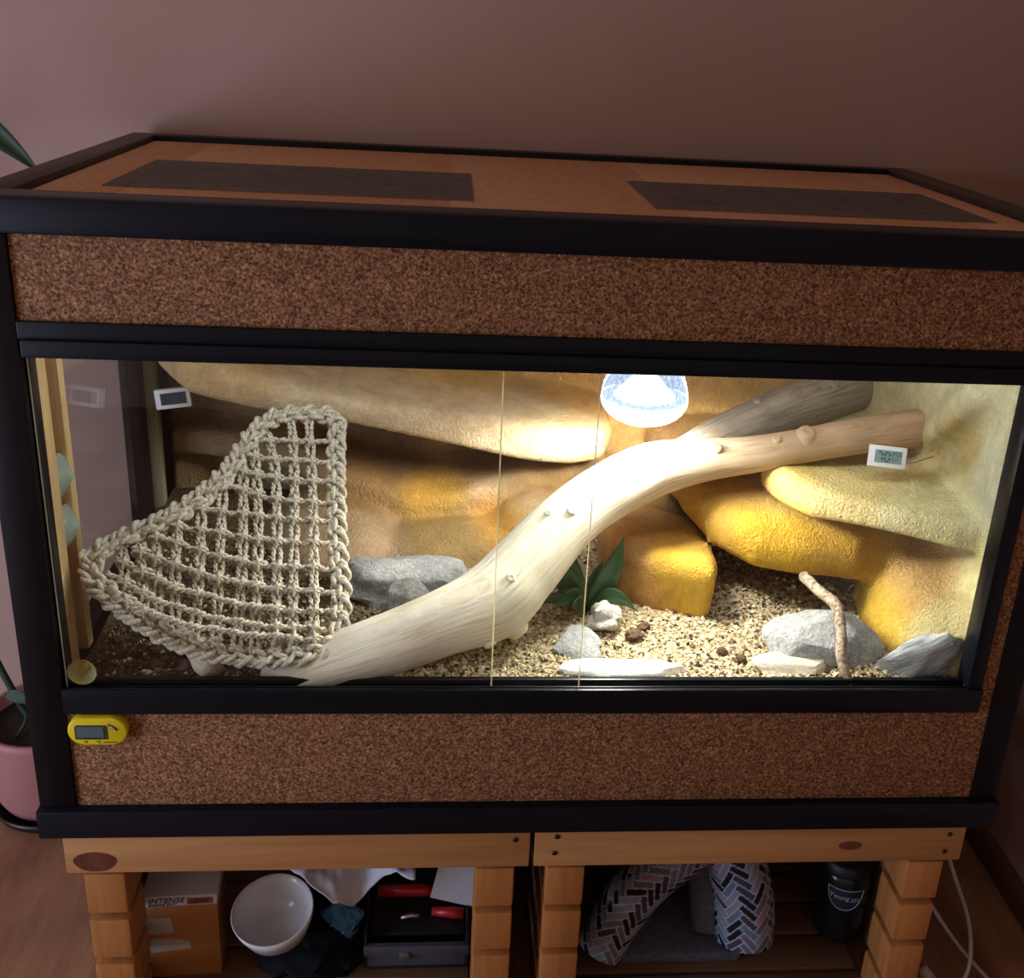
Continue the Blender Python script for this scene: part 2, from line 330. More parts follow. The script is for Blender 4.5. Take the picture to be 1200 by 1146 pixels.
# cork top with two meshed vents
for (x0, x1) in ((.038, .125), (.475, .740), (1.085, W-.038)): bx('top_panel', (x0, .046, .744), (x1, D-.030, .758), 'cork_top', V, .0004)
for (x0, x1) in ((.125, .475), (.740, 1.085)):
    bx('top_panel', (x0, .046, .744), (x1, .165, .758), 'cork_top', V, .0004)
    bx('top_panel', (x0, .345, .744), (x1, D-.030, .758), 'cork_top', V, .0004)
    bx('vent_blocker', (x0, .165, .744), (x1, .345, .7455), 'vent_shade', V, 0)  # added dark sheet: blocks lamp light, colour stands for the dark opening
def vent(x0, x1, y0, y1):
    b = MB(); h = .0006; p = .0055
    n = int((x1-x0)/p)
    for i in range(n+1):
        x = x0+(x1-x0)*i/n; b.box((x-h, y0, .7582), (x+h, y1, .7594))
    n = int((y1-y0)/p)
    for i in range(n+1):
        y = y0+(y1-y0)*i/n; b.box((x0, y-h, .7590), (x1, y+h, .7602))
    o = b.build('vent_mesh', 'mesh_wire', V, False, label='dark woven wire mesh over the vent', kind='stuff')
vent(.098, .502, .140, .372); vent(.712, 1.118, .142, .372)

# ---------------------------------------------------------------- crates
def crate(x0, x1, label, knots, screws):
    C = thing('wooden_crate', label, 'crate', group='pine crates under the terrarium')
    bx('top_plank', (x0, .002, -.062), (x1, .024, -.0005), 'pine', C, .002)
    bx('top_plank', (x0, .42, -.062), (x1, .44, -.0005), 'pine', C, .002)
    proto = None
    for xa in (x0+.018, x1-.018-.050):
        for k in range(4):
            z1 = -.068-k*.0735; z0 = z1-.063 if k < 3 else FLOOR
            bx('side_block', (xa, .006, z0), (xa+.050, .075, z1), 'pine_end', C, .0035)
            bx('side_block', (xa, .36, z0), (xa+.050, .419, z1), 'pine_end', C, .0035)
            xo = xa if xa < (x0+x1)/2 else xa+.036
            bx('side_slat', (xo, .076, z0), (xo+.014, .359, z1), 'pine_dark', C, .002)
    for k in range(6):
        y0 = .022+k*.068; MB().box((x0+.069, y0, -.350), (x1-.069, y0+.060, -.337)).build('bottom_slat', 'pine_dark', C, True, .002)
    for k in range(3):
        z0 = -.33+k*.092; MB().box((x0+.069, .405, z0), (x1-.069, .418, z0+.075)).build('back_slat', 'pine_dark', C, True, .002)
    for kx, kz, rx, rz in knots:
        MB().prism([(kx+rx*math.cos(a)*(1+.05*math.sin(3*a)), kz+rz*math.sin(a)) for a in np.linspace(0, 2*math.pi, 22)[:-1]], .0017, .004).build('wood_knot', 'wood_knot', C, False)
    for sx, sz in screws:
        MB().prism([(sx+.0035*math.cos(a), sz+.0035*math.sin(a)) for a in np.linspace(0, 2*math.pi, 11)[:-1]], .0008, .004).build('screw', 'screw', C)
    return C
crate(.020, .594, 'open pine crate on the left holding bulb box, bowl and toolbox', [(.056, -.044, .026, .015)], [(.575, -.018)])
crate(.600, 1.172, 'open pine crate on the right holding patterned pet bed and dark jar', [(1.017, -.035, .016, .007)], [(.628, -.014), (.626, -.040), (1.150, -.018), (1.148, -.046)])

# ---------------------------------------------------------------- rock background (signed distance field, surface nets)
def rock_wall():
    h = .0068
    x = np.arange(.030, 1.190, h); y = np.arange(.040, .640, h); z = np.arange(.15, .70, h)
    X, Y, Z = np.meshgrid(x, y, z, indexing='ij')
    def poly2(P):
        P = np.array(P); d = np.full(X.shape[:2], 1e9); s = np.ones(X.shape[:2]); px, py = X[:, :, 0], Y[:, :, 0]; n = len(P)
        for i in range(n):
            a = P[i]; b = P[i-1]; e = b-a; wx = px-a[0]; wy = py-a[1]; q = np.clip((wx*e[0]+wy*e[1])/(e@e), 0, 1)
            d = np.minimum(d, (wx-e[0]*q)**2+(wy-e[1]*q)**2)
            c1 = py >= a[1]; c2 = py < b[1]; c3 = e[0]*wy > e[1]*wx
            fl = (c1 & c2 & c3) | (~c1 & ~c2 & ~c3); s = np.where(fl, -s, s)
        return (s*np.sqrt(d))[:, :, None]
    def slab(P, zc, hh, r):        # rounded extrusion of a plan polygon between zc-hh and zc+hh
        a = poly2(P)+r; b = np.abs(Z-zc)-hh+r
        return np.minimum(np.maximum(a, b), 0)+np.sqrt(np.maximum(a, 0)**2+np.maximum(b, 0)**2)-r
    def ell(c, r):
        k0 = np.sqrt(((X-c[0])/r[0])**2+((Y-c[1])/r[1])**2+((Z-c[2])/r[2])**2); return (k0-1)*min(r)
    def sm(a, b, k): q = np.clip(.5+.5*(b-a)/k, 0, 1); return b*(1-q)+a*q-k*q*(1-q)
    n1 = np.zeros(X.shape); g = np.random.default_rng(3)
    for i in range(14):
        fr = g.uniform(10, 34); d = g.normal(size=3); d /= np.linalg.norm(d); n1 += np.sin((X*d[0]+Y*d[1]+Z*d[2])*fr+g.uniform(0, 6.28))/fr
    n1 *= .045
    d = .535-Y
    d = sm(d, (1.152-.15*np.maximum(Y-.16, 0))-X, .05)
    # long ledge upper left
    A = slab([(.052, .47), (.075, .40), (.13, .345), (.22, .322), (.34, .325), (.46, .335), (.58, .35), (.66, .362), (.705, .385), (.722, .43), (.72, .60), (.05, .60)], .482-.185*(X-.10)+.12*(Y-.335), .021, .013)
    d = sm(d, A, .014)
    # wall between, coming forward near the floor
    d = sm(d, slab([(.30, .47), (.60, .47), (.74, .45), (.86, .43), (.86, .6), (.25, .6)], .24, .06, .03), .04)
    Bl = slab([(.05, .50), (.20, .47), (.33, .425), (.42, .395), (.50, .40), (.58, .42), (.66, .44), (.72, .47), (.72, .6), (.05, .6)], .300-.05*np.sin(np.clip((X-.25)/.40, 0, 1)*np.pi)+.20*(Y-.40), .028, .018); d = sm(d, Bl, .008)
    d = sm(d, ell((.30, .405, .215), (.12, .13, .060)), .006); d = sm(d, ell((.50, .385, .145), (.20, .13, .110)), .004)
    d = sm(d, ell((.62, .42, .20), (.09, .11, .085)), .010)
    # wedge block in the middle
    E = slab([(.700, .300), (.715, .225), (.760, .195), (.838, .172), (.850, .20), (.860, .34), (.72, .40)], .238+.03*(Y-.2), .050, .022); d = sm(d, E, .004)
    # arch over the cave
    Cc = slab([(.790, .37), (.805, .29), (.845, .235), (.90, .200), (.96, .188), (1.04, .180), (1.085, .20), (1.17, .25), (1.17, .6), (.80, .6)], .290+.40*np.clip(Y-.19, 0, .12)-.02*(X-.9), .036, .030); d = sm(d, Cc, .006)
    # right ledge
    Dd = slab([(.912, .270), (.925, .235), (.962, .185), (1.06, .128), (1.12, .095), (1.19, .07), (1.19, .50), (.98, .45), (.935, .34)], .369+.03*(X-1.0)+.13*(Y-.15), .027, .020); d = sm(d, Dd, .010)
    # foot at lower right
    d = sm(d, ell((1.135, .175, .19), (.078, .135, .115)), .04)
    # raised lip and scooped pocket on the right wall
    def cap(a, b, r):
        a = np.array(a); b = np.array(b); e = b-a; q = np.clip(((X-a[0])*e[0]+(Y-a[1])*e[1]+(Z-a[2])*e[2])/(e@e), 0, 1)
        return np.sqrt((X-a[0]-q*e[0])**2+(Y-a[1]-q*e[1])**2+(Z-a[2]-q*e[2])**2)-r
    d = sm(d, cap((1.148, .24, .45), (1.150, .15, .545), .027), .03)
    d = -sm(-d, cap((1.142, .215, .43), (1.142, .115, .52), .020), .02)
    d = d+n1
    d = np.maximum(d, np.maximum.reduce([.046-X+0*Y, X-1.172, .046-Y, Y-.615, .16-Z, Z-.69]))
    # surface nets
    sg = d < 0; nx, ny, nzz = d.shape
    acc = np.zeros((nx-1, ny-1, nzz-1, 3)); cnt = np.zeros((nx-1, ny-1, nzz-1))
    corners = [(i, j, k) for i in (0, 1) for j in (0, 1) for k in (0, 1)]
    sl = lambda c: d[c[0]:nx-1+c[0], c[1]:ny-1+c[1], c[2]:nzz-1+c[2]]
    for a in corners:
        for ax in range(3):
            if a[ax]: continue
            b = list(a); b[ax] = 1; da = sl(a); db = sl(b); m = (da < 0) != (db < 0); tt = np.where(m, da/np.where(m, da-db, 1), 0)
            for q in range(3): acc[..., q] += np.where(m, a[q]+(tt if q == ax else 0), 0)
            cnt += m
    act = cnt > 0; idx = np.full(act.shape, -1); idx[act] = np.arange(act.sum())
    I = np.argwhere(act); vv = (I+acc[act]/cnt[act][:, None])*h+np.array([x[0], y[0], z[0]])
    quads = []
    for ax in range(3):
        s0 = [slice(None)]*3; s1 = [slice(None)]*3; s0[ax] = slice(0, -1); s1[ax] = slice(1, None)
        ch = sg[tuple(s0)] != sg[tuple(s1)]; E3 = np.argwhere(ch); o = [q for q in range(3) if q != ax]
        ok = (E3[:, o[0]] > 0) & (E3[:, o[1]] > 0) & (E3[:, o[0]] < d.shape[o[0]]-1) & (E3[:, o[1]] < d.shape[o[1]]-1); E3 = E3[ok]
        f = []
        for da, db in ((-1, -1), (0, -1), (0, 0), (-1, 0)):
            q = E3.copy(); q[:, o[0]] += da; q[:, o[1]] += db; f.append(idx[q[:, 0], q[:, 1], q[:, 2]])
        quads.append(np.stack(f, 1))
    F = np.concatenate(quads)
    # drop the hidden back and right faces
    keep = ~((vv[F][:, :, 1].min(1) > .60) | (vv[F][:, :, 0].min(1) > 1.166)); F = F[keep]
    us = np.unique(F); re = np.full(len(vv), -1); re[us] = np.arange(len(us)); vv = vv[us]; F = re[F]
    # painted colours, patch by patch; shade under ledges and in cave painted in
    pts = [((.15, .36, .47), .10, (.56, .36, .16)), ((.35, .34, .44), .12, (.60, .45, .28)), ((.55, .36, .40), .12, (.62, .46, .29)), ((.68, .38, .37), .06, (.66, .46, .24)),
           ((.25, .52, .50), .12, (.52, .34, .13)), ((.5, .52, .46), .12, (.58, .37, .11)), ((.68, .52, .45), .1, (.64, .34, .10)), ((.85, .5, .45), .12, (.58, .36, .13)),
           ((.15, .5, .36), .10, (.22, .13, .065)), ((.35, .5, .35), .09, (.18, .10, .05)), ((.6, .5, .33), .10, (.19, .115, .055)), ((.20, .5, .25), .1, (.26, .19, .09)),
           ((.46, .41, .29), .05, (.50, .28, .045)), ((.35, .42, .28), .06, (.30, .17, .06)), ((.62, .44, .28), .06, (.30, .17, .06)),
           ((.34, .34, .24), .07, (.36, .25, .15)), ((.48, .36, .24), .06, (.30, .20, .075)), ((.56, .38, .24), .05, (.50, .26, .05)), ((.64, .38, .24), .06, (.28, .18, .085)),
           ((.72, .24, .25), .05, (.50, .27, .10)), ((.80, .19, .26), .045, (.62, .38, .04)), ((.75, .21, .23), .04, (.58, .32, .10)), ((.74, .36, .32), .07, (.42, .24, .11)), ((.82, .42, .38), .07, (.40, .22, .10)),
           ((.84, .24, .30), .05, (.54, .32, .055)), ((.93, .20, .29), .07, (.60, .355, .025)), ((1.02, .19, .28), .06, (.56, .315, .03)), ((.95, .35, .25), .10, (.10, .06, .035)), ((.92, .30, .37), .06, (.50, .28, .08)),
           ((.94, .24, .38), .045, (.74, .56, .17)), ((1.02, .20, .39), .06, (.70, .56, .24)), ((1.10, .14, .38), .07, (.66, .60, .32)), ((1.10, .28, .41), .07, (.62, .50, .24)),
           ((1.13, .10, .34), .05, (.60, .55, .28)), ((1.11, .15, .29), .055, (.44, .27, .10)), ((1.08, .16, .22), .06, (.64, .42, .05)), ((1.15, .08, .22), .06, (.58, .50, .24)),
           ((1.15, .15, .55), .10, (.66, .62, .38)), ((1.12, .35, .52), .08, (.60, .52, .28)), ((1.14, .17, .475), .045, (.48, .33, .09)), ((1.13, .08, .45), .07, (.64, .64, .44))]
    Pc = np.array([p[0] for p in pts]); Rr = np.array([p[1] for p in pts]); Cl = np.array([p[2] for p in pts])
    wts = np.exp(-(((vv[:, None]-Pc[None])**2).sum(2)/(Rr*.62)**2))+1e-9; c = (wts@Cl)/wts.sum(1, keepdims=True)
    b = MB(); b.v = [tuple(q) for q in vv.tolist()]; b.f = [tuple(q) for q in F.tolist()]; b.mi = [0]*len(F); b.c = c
    o = b.build('rock_background', 'rock_paint_shade', None, True, label='sculpted ochre rock wall with ledges and cave inside the terrarium', cat='rock wall')
    return o
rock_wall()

# ---------------------------------------------------------------- substrate and gravel
def sub_z(x, y):
    q = min(1, max(0, (y-.08)/.35)); q = q*q*(3-2*q)
    return .1985+.030*q+.0035*nz((x, y, 0), 14)+.002*nz((x, y, 3), 40)
b = MB(); nxs, nys = 150, 70
for i in range(nxs+1):
    for j in range(nys+1):
        x = .046+(1.165-.046)*i/nxs; y = .0305+(.55-.0305)*j/nys; b.v.append((x, y, sub_z(x, y)))
for i in range(nxs):
    for j in range(nys):
        a = i*(nys+1)+j; b.f.append((a, a+nys+1, a+nys+2, a+1)); b.mi.append(0)
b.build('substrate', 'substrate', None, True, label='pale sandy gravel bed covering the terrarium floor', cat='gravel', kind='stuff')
b = MB(); cs = []
oct_v = [(1, 0, 0), (-1, 0, 0), (0, 1, 0), (0, -1, 0), (0, 0, 1), (0, 0, -1)]; oct_f = [(0, 2, 4), (2, 1, 4), (1, 3, 4), (3, 0, 4), (2, 0, 5), (1, 2, 5), (3, 1, 5), (0, 3, 5)]
pal = [((.66, .56, .35), .36), ((.52, .41, .23), .18), ((.74, .67, .48), .16), ((.07, .045, .03), .19), ((.22, .14, .08), .11)]
for n in range(16000):
    x = random.uniform(.055, 1.13); y = .033+(random.random()**1.4)*.36; s = random.choice((.0010, .0013, .0016, .002, .0024, .0034)) * random.uniform(.8, 1.3)
    dark = (x < .33) or (.84 < x < 1.06 and y > .17)  # left: dark soil; cave: its shade painted into the grain colours
    r = random.random(); acc = 0
    for c, p in pal:
        acc += p
        if r < acc: break
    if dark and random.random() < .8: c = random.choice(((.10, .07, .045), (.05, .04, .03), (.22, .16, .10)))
    z = sub_z(x, y)+s*.35; q = Matrix.Rotation(random.uniform(0, 6.28), 3, Vector((random.gauss(0, 1), random.gauss(0, 1), random.gauss(0, 1))).normalized())
    sc = (s*random.uniform(.7, 1.4), s*random.uniform(.7, 1.4), s*random.uniform(.5, 1))
    b.add([Vector((x, y, z)) + q @ Vector((p[0]*sc[0], p[1]*sc[1], p[2]*sc[2])) for p in oct_v], oct_f); cs += [c]*6
b.c = cs
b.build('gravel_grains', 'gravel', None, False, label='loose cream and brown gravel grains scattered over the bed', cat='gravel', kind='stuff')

# ---------------------------------------------------------------- stones
def rock(name, c, r, seed, mat, label, cat='stone', rot=(0, 0, 0), cuts=7, rough=.10, cd=(.62, .88), sub=4, group=None, flat=None, freq=2.2):
    bm = bmesh.new(); bmesh.ops.create_icosphere(bm, subdivisions=sub, radius=1); g = random.Random(seed)
    pl = []
    for i in range(cuts):
        n = Vector((g.gauss(0, 1), g.gauss(0, 1), g.gauss(0, 1))).normalized(); pl.append((n, g.uniform(*cd)))
    if flat: pl.append((Vector((0, 0, 1)), flat))
    off = Vector((seed*3.1, seed*1.7, 0))
    for v in bm.verts:
        p = v.co.copy()
        for n, dd in pl:
            e = p.dot(n)-dd
            if e > 0: p -= n*e*.93
        p *= 1+rough*mnoise.noise(p*freq+off)+rough*.45*mnoise.noise(p*freq*3+off)
        v.co = p
    R = Matrix.Rotation(rot[2], 4, 'Z') @ Matrix.Rotation(rot[1], 4, 'Y') @ Matrix.Rotation(rot[0], 4, 'X')
    bmesh.ops.transform(bm, matrix=Matrix.Translation(c) @ R @ Matrix.Diagonal((*r, 1)), verts=bm.verts)
    me = bpy.data.meshes.new(name); bm.to_mesh(me); bm.free(); me.materials.append(MATS[mat]); me.polygons.foreach_set('use_smooth', [True]*len(me.polygons))
    me.set_sharp_from_angle(angle=math.radians(38))
    o = bpy.data.objects.new(name, me); COL.objects.link(o); return fin(o, None, label, cat, group)
rock('stone', (.428, .238, .220), (.098, .060, .040), 3, 'stone_grey', 'broad flat grey stone lying behind the rope net and branch', flat=.8, rough=.2, rot=(.1, .06, 0))
rock('stone', (.436, .172, .226), (.040, .028, .040), 5, 'stone_dark', 'small rough grey stone leaning against the broad flat stone')
rock('stone', (.702, .055, .200), (.080, .024, .015), 8, 'stone_white', 'white flat stone at the front glass under the lamp', flat=.6, cuts=9)
rock('stone', (.650, .105, .206), (.036, .034, .011), 11, 'stone_grey', 'thin grey stone plate in front of the green plant', flat=.6, cuts=9, rot=(.25, 0, .3))
rock('stone', (.692, .152, .218), (.026, .022, .022), 13, 'stone_pale', 'knobbly pale stone at the base of the green plant', rough=.25)
rock('stone', (.655, .225, .245), (.018, .016, .030), 14, 'stone_pale', 'upright pale grey stone behind the green plant', rough=.3)
rock('stone', (.970, .096, .217), (.082, .050, .036), 29, 'stone_grey', 'large grey stone with the thin twig leaning over it', rot=(.42, .05, -.08), cuts=12, flat=.6, rough=.05, cd=(.58, .85))
rock('stone', (.922, .062, .203), (.058, .026, .013), 23, 'stone_sand', 'low sandy stone half under the large grey stone', flat=.6)
rock('stone', (1.080, .052, .210), (.068, .020, .036), 41, 'slate_striped', 'striped grey slate piece propped in the right front corner', rot=(0, -.50, -.12), cuts=10, rough=.14)
for i, (x, y, r, lb) in enumerate([(.728, .128, .010, 'dark brown bark lump on the gravel beside the pale knobbly stone'), (.745, .150, .008, 'brown bark crumb near the yellow wedge rock'), (.84, .095, .0065, 'dark bark crumb left of the low sandy stone'), (.86, .075, .007, 'brown bark crumb touching the low sandy stone'), (.17, .055, .009, 'dark soil lump under the rope net'), (.135, .06, .008, 'dark soil lump in the left front corner')]):
    rock('bark_lump', (x, y, sub_z(x, y)+r*.5), (r*1.3, r, r), 50+i, 'bark_lump', lb, 'bark', rough=.3, sub=3)

# ---------------------------------------------------------------- driftwood branch
MAIN = [(0.276,0.057,0.170,0.0348),(0.323,0.057,0.197,0.0360),(0.406,0.060,0.230,0.0385),(0.478,0.075,0.254,0.0420),(0.537,0.098,0.270,0.0485),(0.577,0.130,0.299,0.0450),(0.631,0.175,0.342,0.0406),(0.684,0.210,0.371,0.0397),(0.750,0.240,0.395,0.0381),(0.822,0.255,0.405,0.0303),(0.896,0.265,0.412,0.0259),(0.968,0.270,0.425,0.0237),(1.041,0.275,0.438,0.0250),(1.123,0.285,0.447,0.0276),(1.147,0.290,0.447,0.0265)]
FORK = [(0.785,0.250,0.408,0.0210),(0.840,0.290,0.420,0.0262),(0.899,0.335,0.426,0.0318),(0.975,0.385,0.436,0.0366),(1.037,0.420,0.445,0.0387),(1.101,0.455,0.456,0.0408),(1.120,0.465,0.461,0.0397)]
NUBS = [(0.532,0.066,0.238,0.0085),(0.559,0.078,0.315,0.0063),(0.571,0.092,0.236,0.0150),(0.638,0.150,0.375,0.0066),(0.607,0.150,0.372,0.0054),(0.841,0.235,0.437,0.0080),(0.925,0.250,0.449,0.0070),(0.969,0.258,0.452,0.0125),(1.050,0.400,0.476,0.0077),(0.922,0.350,0.452,0.0062)]
BR = thing('driftwood_branch', 'thick pale forked driftwood branch rising across the terrarium', 'branch')
def limb(P, n, mat, seed, name, sides=28):
    Q = spline(P, n)
    def prof(i, k, a):
        q = Q[i]; s = i*.05
        return 1+.06*mnoise.noise(Vector((math.cos(a)*1.3, math.sin(a)*1.3, s+seed)))+.025*mnoise.noise(Vector((math.cos(a)*5, math.sin(a)*5, s*.7+seed)))
    return MB().tube(Q[:, :3].tolist(), Q[:, 3].tolist(), sides, prof=prof, uv=True).build(name, mat, BR)
limb(MAIN, 130, 'driftwood', 2, 'main_limb')
fin(limb(FORK, 60, 'driftwood_grey', 9, 'side_limb'), label='weathered grey side limb')
def nub(p, r, mat, n):
    bm = MB(); pr = [(r*1.5, -r*.9), (r*1.15, -r*.2), (r*1.0, r*.25), (r*.75, r*.55), (r*.4, r*.5), (.0001, r*.42)]; bm.lathe(pr, (0, 0, 0), 14)
    o = bm.build('branch_knot', mat, BR); o.location = p; o.rotation_euler = Vector(n).to_track_quat('Z', 'Y').to_euler(); return o
for i, q in enumerate(NUBS):
    P = FORK if i >= 8 else MAIN; c = min(spline(P, 80), key=lambda t: (t[0]-q[0])**2+(t[1]-q[1])**2+(t[2]-q[2])**2)
    n = (Vector(q[:3])-Vector(c[:3])).normalized(); base = Vector(c[:3])+n*c[3]*.98
    nub(base, q[3], 'driftwood_grey' if i >= 8 else 'driftwood_tan' if i >= 5 else 'driftwood', n)
b = MB().tube([(.165, .11, .205), (.178, .075, .214), (.196, .048, .213), (.205, .036, .210)], [.012, .013, .017, .014], 16, uv=True)
b.build('driftwood_stub', 'driftwood', None, label='short pale driftwood stub under the rope net at the front glass', cat='branch')
TW = [(0.966,0.182,0.268),(0.974,0.140,0.268),(0.984,0.098,0.268),(0.983,0.066,0.246),(0.979,0.046,0.226),(0.983,0.034,0.210),(0.988,0.0275,0.196)]
Q = spline(TW, 40); MB().tube(Q.tolist(), [.0078-.0012*i/39 for i in range(40)], 12, prof=lambda i, k, a: 1+.16*mnoise.noise(Vector((math.cos(a), math.sin(a), i*.4)))).build('twig', 'twig_bark', None, label='thin speckled twig leaning from the cave arch over the grey stone', cat='twig')

# ---------------------------------------------------------------- plant inside
PL = thing('plant', 'small dark green plant with pointed leaves behind the branch', 'plant')
def leaf(base, tip, width, bend, mat='leaf_green', parent=PL, name='leaf', curl=.25, side=None, nseg=12):
    b0 = Vector(base); t0 = Vector(tip); d = t0-b0; s = side or d.cross(Vector((0, -1, .35))).normalized(); upv = d.cross(s).normalized()*-1; b = MB()
    for i in range(nseg+1):
        f = i/nseg; c = b0+d*f+Vector(bend)*math.sin(f*math.pi); wd = width*(math.sin(min(1, f*1.02+.04)*math.pi)**.75)*(1-.35*f)+.0006; h = -wd*curl
        for u in (-1, -.5, 0, .5, 1): b.v.append(tuple(c+s*wd*u-upv*h*(u*u)))
    for i in range(nseg):
        for k in range(4): b.f.append((i*5+k, i*5+k+1, i*5+5+k+1, i*5+5+k)); b.mi.append(0)
    o = b.build(name, mat, parent); m = o.modifiers.new('thick', 'SOLIDIFY'); m.thickness = .0008; return o
pb = (.672, .185, .212)
for tip, wd, bd in [((.716, .195, .318), .0165, (.006, 0, .0)), ((.594, .19, .268), .018, (0, 0, .022)), ((.618, .20, .292), .016, (.0, 0, .014)), ((.650, .215, .290), .014, (-.006, 0, 0)),
                    ((.622, .150, .230), .013, (0, 0, .022)), ((.738, .160, .222), .012, (0, 0, .024)), ((.648, .145, .240), .012, (-.006, 0, .010)), ((.694, .22, .270), .012, (0, 0, .004)), ((.605, .175, .225), .012, (0, 0, .016))]:
    leaf(pb, tip, wd, bd)

# ---------------------------------------------------------------- rope net
BORDER = [(0.062,0.075,0.336),(0.078,0.094,0.344),(0.107,0.116,0.352),(0.138,0.140,0.361),(0.168,0.168,0.374),(0.196,0.201,0.393),(0.214,0.231,0.415),(0.232,0.260,0.437),(0.254,0.277,0.447),(0.291,0.288,0.448),(0.328,0.290,0.440),(0.332,0.256,0.406),(0.336,0.211,0.364),(0.342,0.158,0.316),(0.350,0.114,0.279),(0.351,0.073,0.248),(0.342,0.048,0.235),(0.307,0.036,0.229),(0.257,0.036,0.227),(0.208,0.036,0.234),(0.165,0.036,0.250),(0.129,0.036,0.275),(0.096,0.040,0.301),(0.072,0.054,0.318)]
COLS = [[(0.113,0.037,0.295),(0.097,0.094,0.339)],[(0.132,0.036,0.279),(0.114,0.107,0.343)],[(0.147,0.036,0.268),(0.129,0.120,0.348)],[(0.165,0.036,0.257),(0.156,0.095,0.322),(0.152,0.141,0.357)],[(0.186,0.036,0.248),(0.183,0.102,0.319),(0.175,0.163,0.368)],[(0.210,0.036,0.241),(0.204,0.116,0.323),(0.197,0.192,0.386)],[(0.234,0.036,0.236),(0.230,0.123,0.320),(0.218,0.217,0.401)],[(0.255,0.036,0.234),(0.245,0.154,0.341),(0.229,0.240,0.419)],[(0.280,0.036,0.234),(0.267,0.159,0.339),(0.256,0.226,0.399),(0.242,0.257,0.431)],[(0.299,0.038,0.234),(0.286,0.182,0.352),(0.275,0.262,0.427),(0.268,0.279,0.445)],[(0.324,0.043,0.236),(0.309,0.187,0.350),(0.295,0.275,0.434),(0.294,0.284,0.443)]]
ROWS = [[(0.236,0.246,0.422),(0.283,0.256,0.419),(0.327,0.264,0.415)],[(0.222,0.226,0.408),(0.280,0.235,0.400),(0.329,0.244,0.395)],[(0.212,0.208,0.395),(0.277,0.213,0.382),(0.333,0.223,0.376)],[(0.198,0.189,0.383),(0.269,0.190,0.364),(0.334,0.202,0.356)],[(0.178,0.158,0.363),(0.271,0.170,0.347),(0.338,0.182,0.337)],[(0.152,0.133,0.351),(0.244,0.142,0.331),(0.341,0.158,0.316)],[(0.130,0.116,0.345),(0.203,0.114,0.322),(0.267,0.119,0.306),(0.344,0.133,0.295)],[(0.106,0.097,0.338),(0.181,0.090,0.311),(0.270,0.095,0.288),(0.349,0.109,0.275)],[(0.091,0.082,0.332),(0.165,0.069,0.301),(0.263,0.072,0.274),(0.348,0.088,0.259)],[(0.085,0.065,0.323),(0.149,0.050,0.293),(0.246,0.051,0.264),(0.346,0.068,0.245)],[(0.083,0.049,0.313),(0.133,0.037,0.288),(0.209,0.037,0.264),(0.340,0.053,0.239)]]
NET = thing('rope_net', 'triangular knotted rope climbing net with a braided border', 'net')
NN = Vector((.2208, -.6217, .7515))
def resample(P, step, closed=False):
    P = np.array(P, float)
    if closed: P = np.vstack([P, P[:1]])
    d = np.r_[0, np.cumsum(np.linalg.norm(np.diff(P, axis=0), axis=1))]; n = max(3, int(d[-1]/step)); t = np.linspace(0, d[-1], n+1)
    if closed: t = t[:-1]
    return np.stack([np.interp(t, d, P[:, i]) for i in range(3)], 1), d[-1], t
def frame(P, closed):
    n = len(P); out = []
    for i in range(n):
        a = P[(i-1) % n] if (closed or i) else P[i]; b = P[(i+1) % n] if (closed or i < n-1) else P[i]
        T = Vector(b-a).normalized(); S_ = T.cross(NN).normalized(); out.append((T, S_, S_.cross(T).normalized()))
    return out
def twist(b, P, r, pitch, sep, closed=False, ph=0, sides=6, lat=None):      # two plies twisted round each other
    fr = frame(P, closed); L = 0; n = len(P); ln = [0]
    for i in range(1, n): ln.append(ln[-1]+float(np.linalg.norm(P[i]-P[i-1])))
    for s in (0, math.pi):
        path = []
        for i in range(n):
            a = ph+s+2*math.pi*ln[i]/pitch; T, S_, N_ = fr[i]; path.append(Vector(P[i])+S_*math.cos(a)*sep+N_*math.sin(a)*sep)
        b.tube(path, r, sides, closed=closed)
bp = spline(BORDER+BORDER[:1], 260)[:-1]; bp, L, tt = resample(bp, .0026, True); fr = frame(bp, True)
cyc = round(L/.070)
for s in range(3):
    path = []
    for i in range(len(bp)):
        a = 2*math.pi*(tt[i]/L*cyc)+s*2*math.pi/3; T, S_, N_ = fr[i]; path.append(np.array(Vector(bp[i])+S_*math.sin(a)*.0082+N_*math.sin(2*a)*.0045))
    b = MB(); twist(b, np.array(path), .0034, .034, .0029, True, s); b.build('border_strand', 'rope', NET)
# second wrap at the left corner and along the bottom edge
for (i0, i1, off, nn_) in ((19, 24, .012, 60), (0, 8, -.011, 110)):
    seg = BORDER[i0:i1]+(BORDER[:2] if i1 == 24 else []); P, L2, t2 = resample(spline(seg, nn_), .0026); f2 = frame(P, False)
    cen = np.array([Vector((.27, .13, .31))]*len(P)); path = []
    for i in range(len(P)):
        inw = (Vector(cen[i])-Vector(P[i])).normalized(); a = t2[i]/.036*6.28; path.append(np.array(Vector(P[i])+inw*(.011+.003*math.sin(a))+NN*(.004+.003*math.cos(a))))
    b = MB(); twist(b, np.array(path), .0034, .032, .0029); b.build('edge_cord', 'rope', NET)
cen2 = []
for ci, cpts in enumerate(COLS):
    P, L2, t2 = resample(spline(cpts, 50), .0028); cen2.append(P); f2 = frame(P, False)
    for s in (-1, 1):
        Pq = np.array([np.array(Vector(P[i])+f2[i][1]*s*.0036*(1+.25*math.sin(t2[i]*150+ci))) for i in range(len(P))])
        b = MB(); twist(b, Pq, .0019, .014, .0014, ph=ci, sides=5); b.build('upright_cord', 'rope', NET)
rw = []
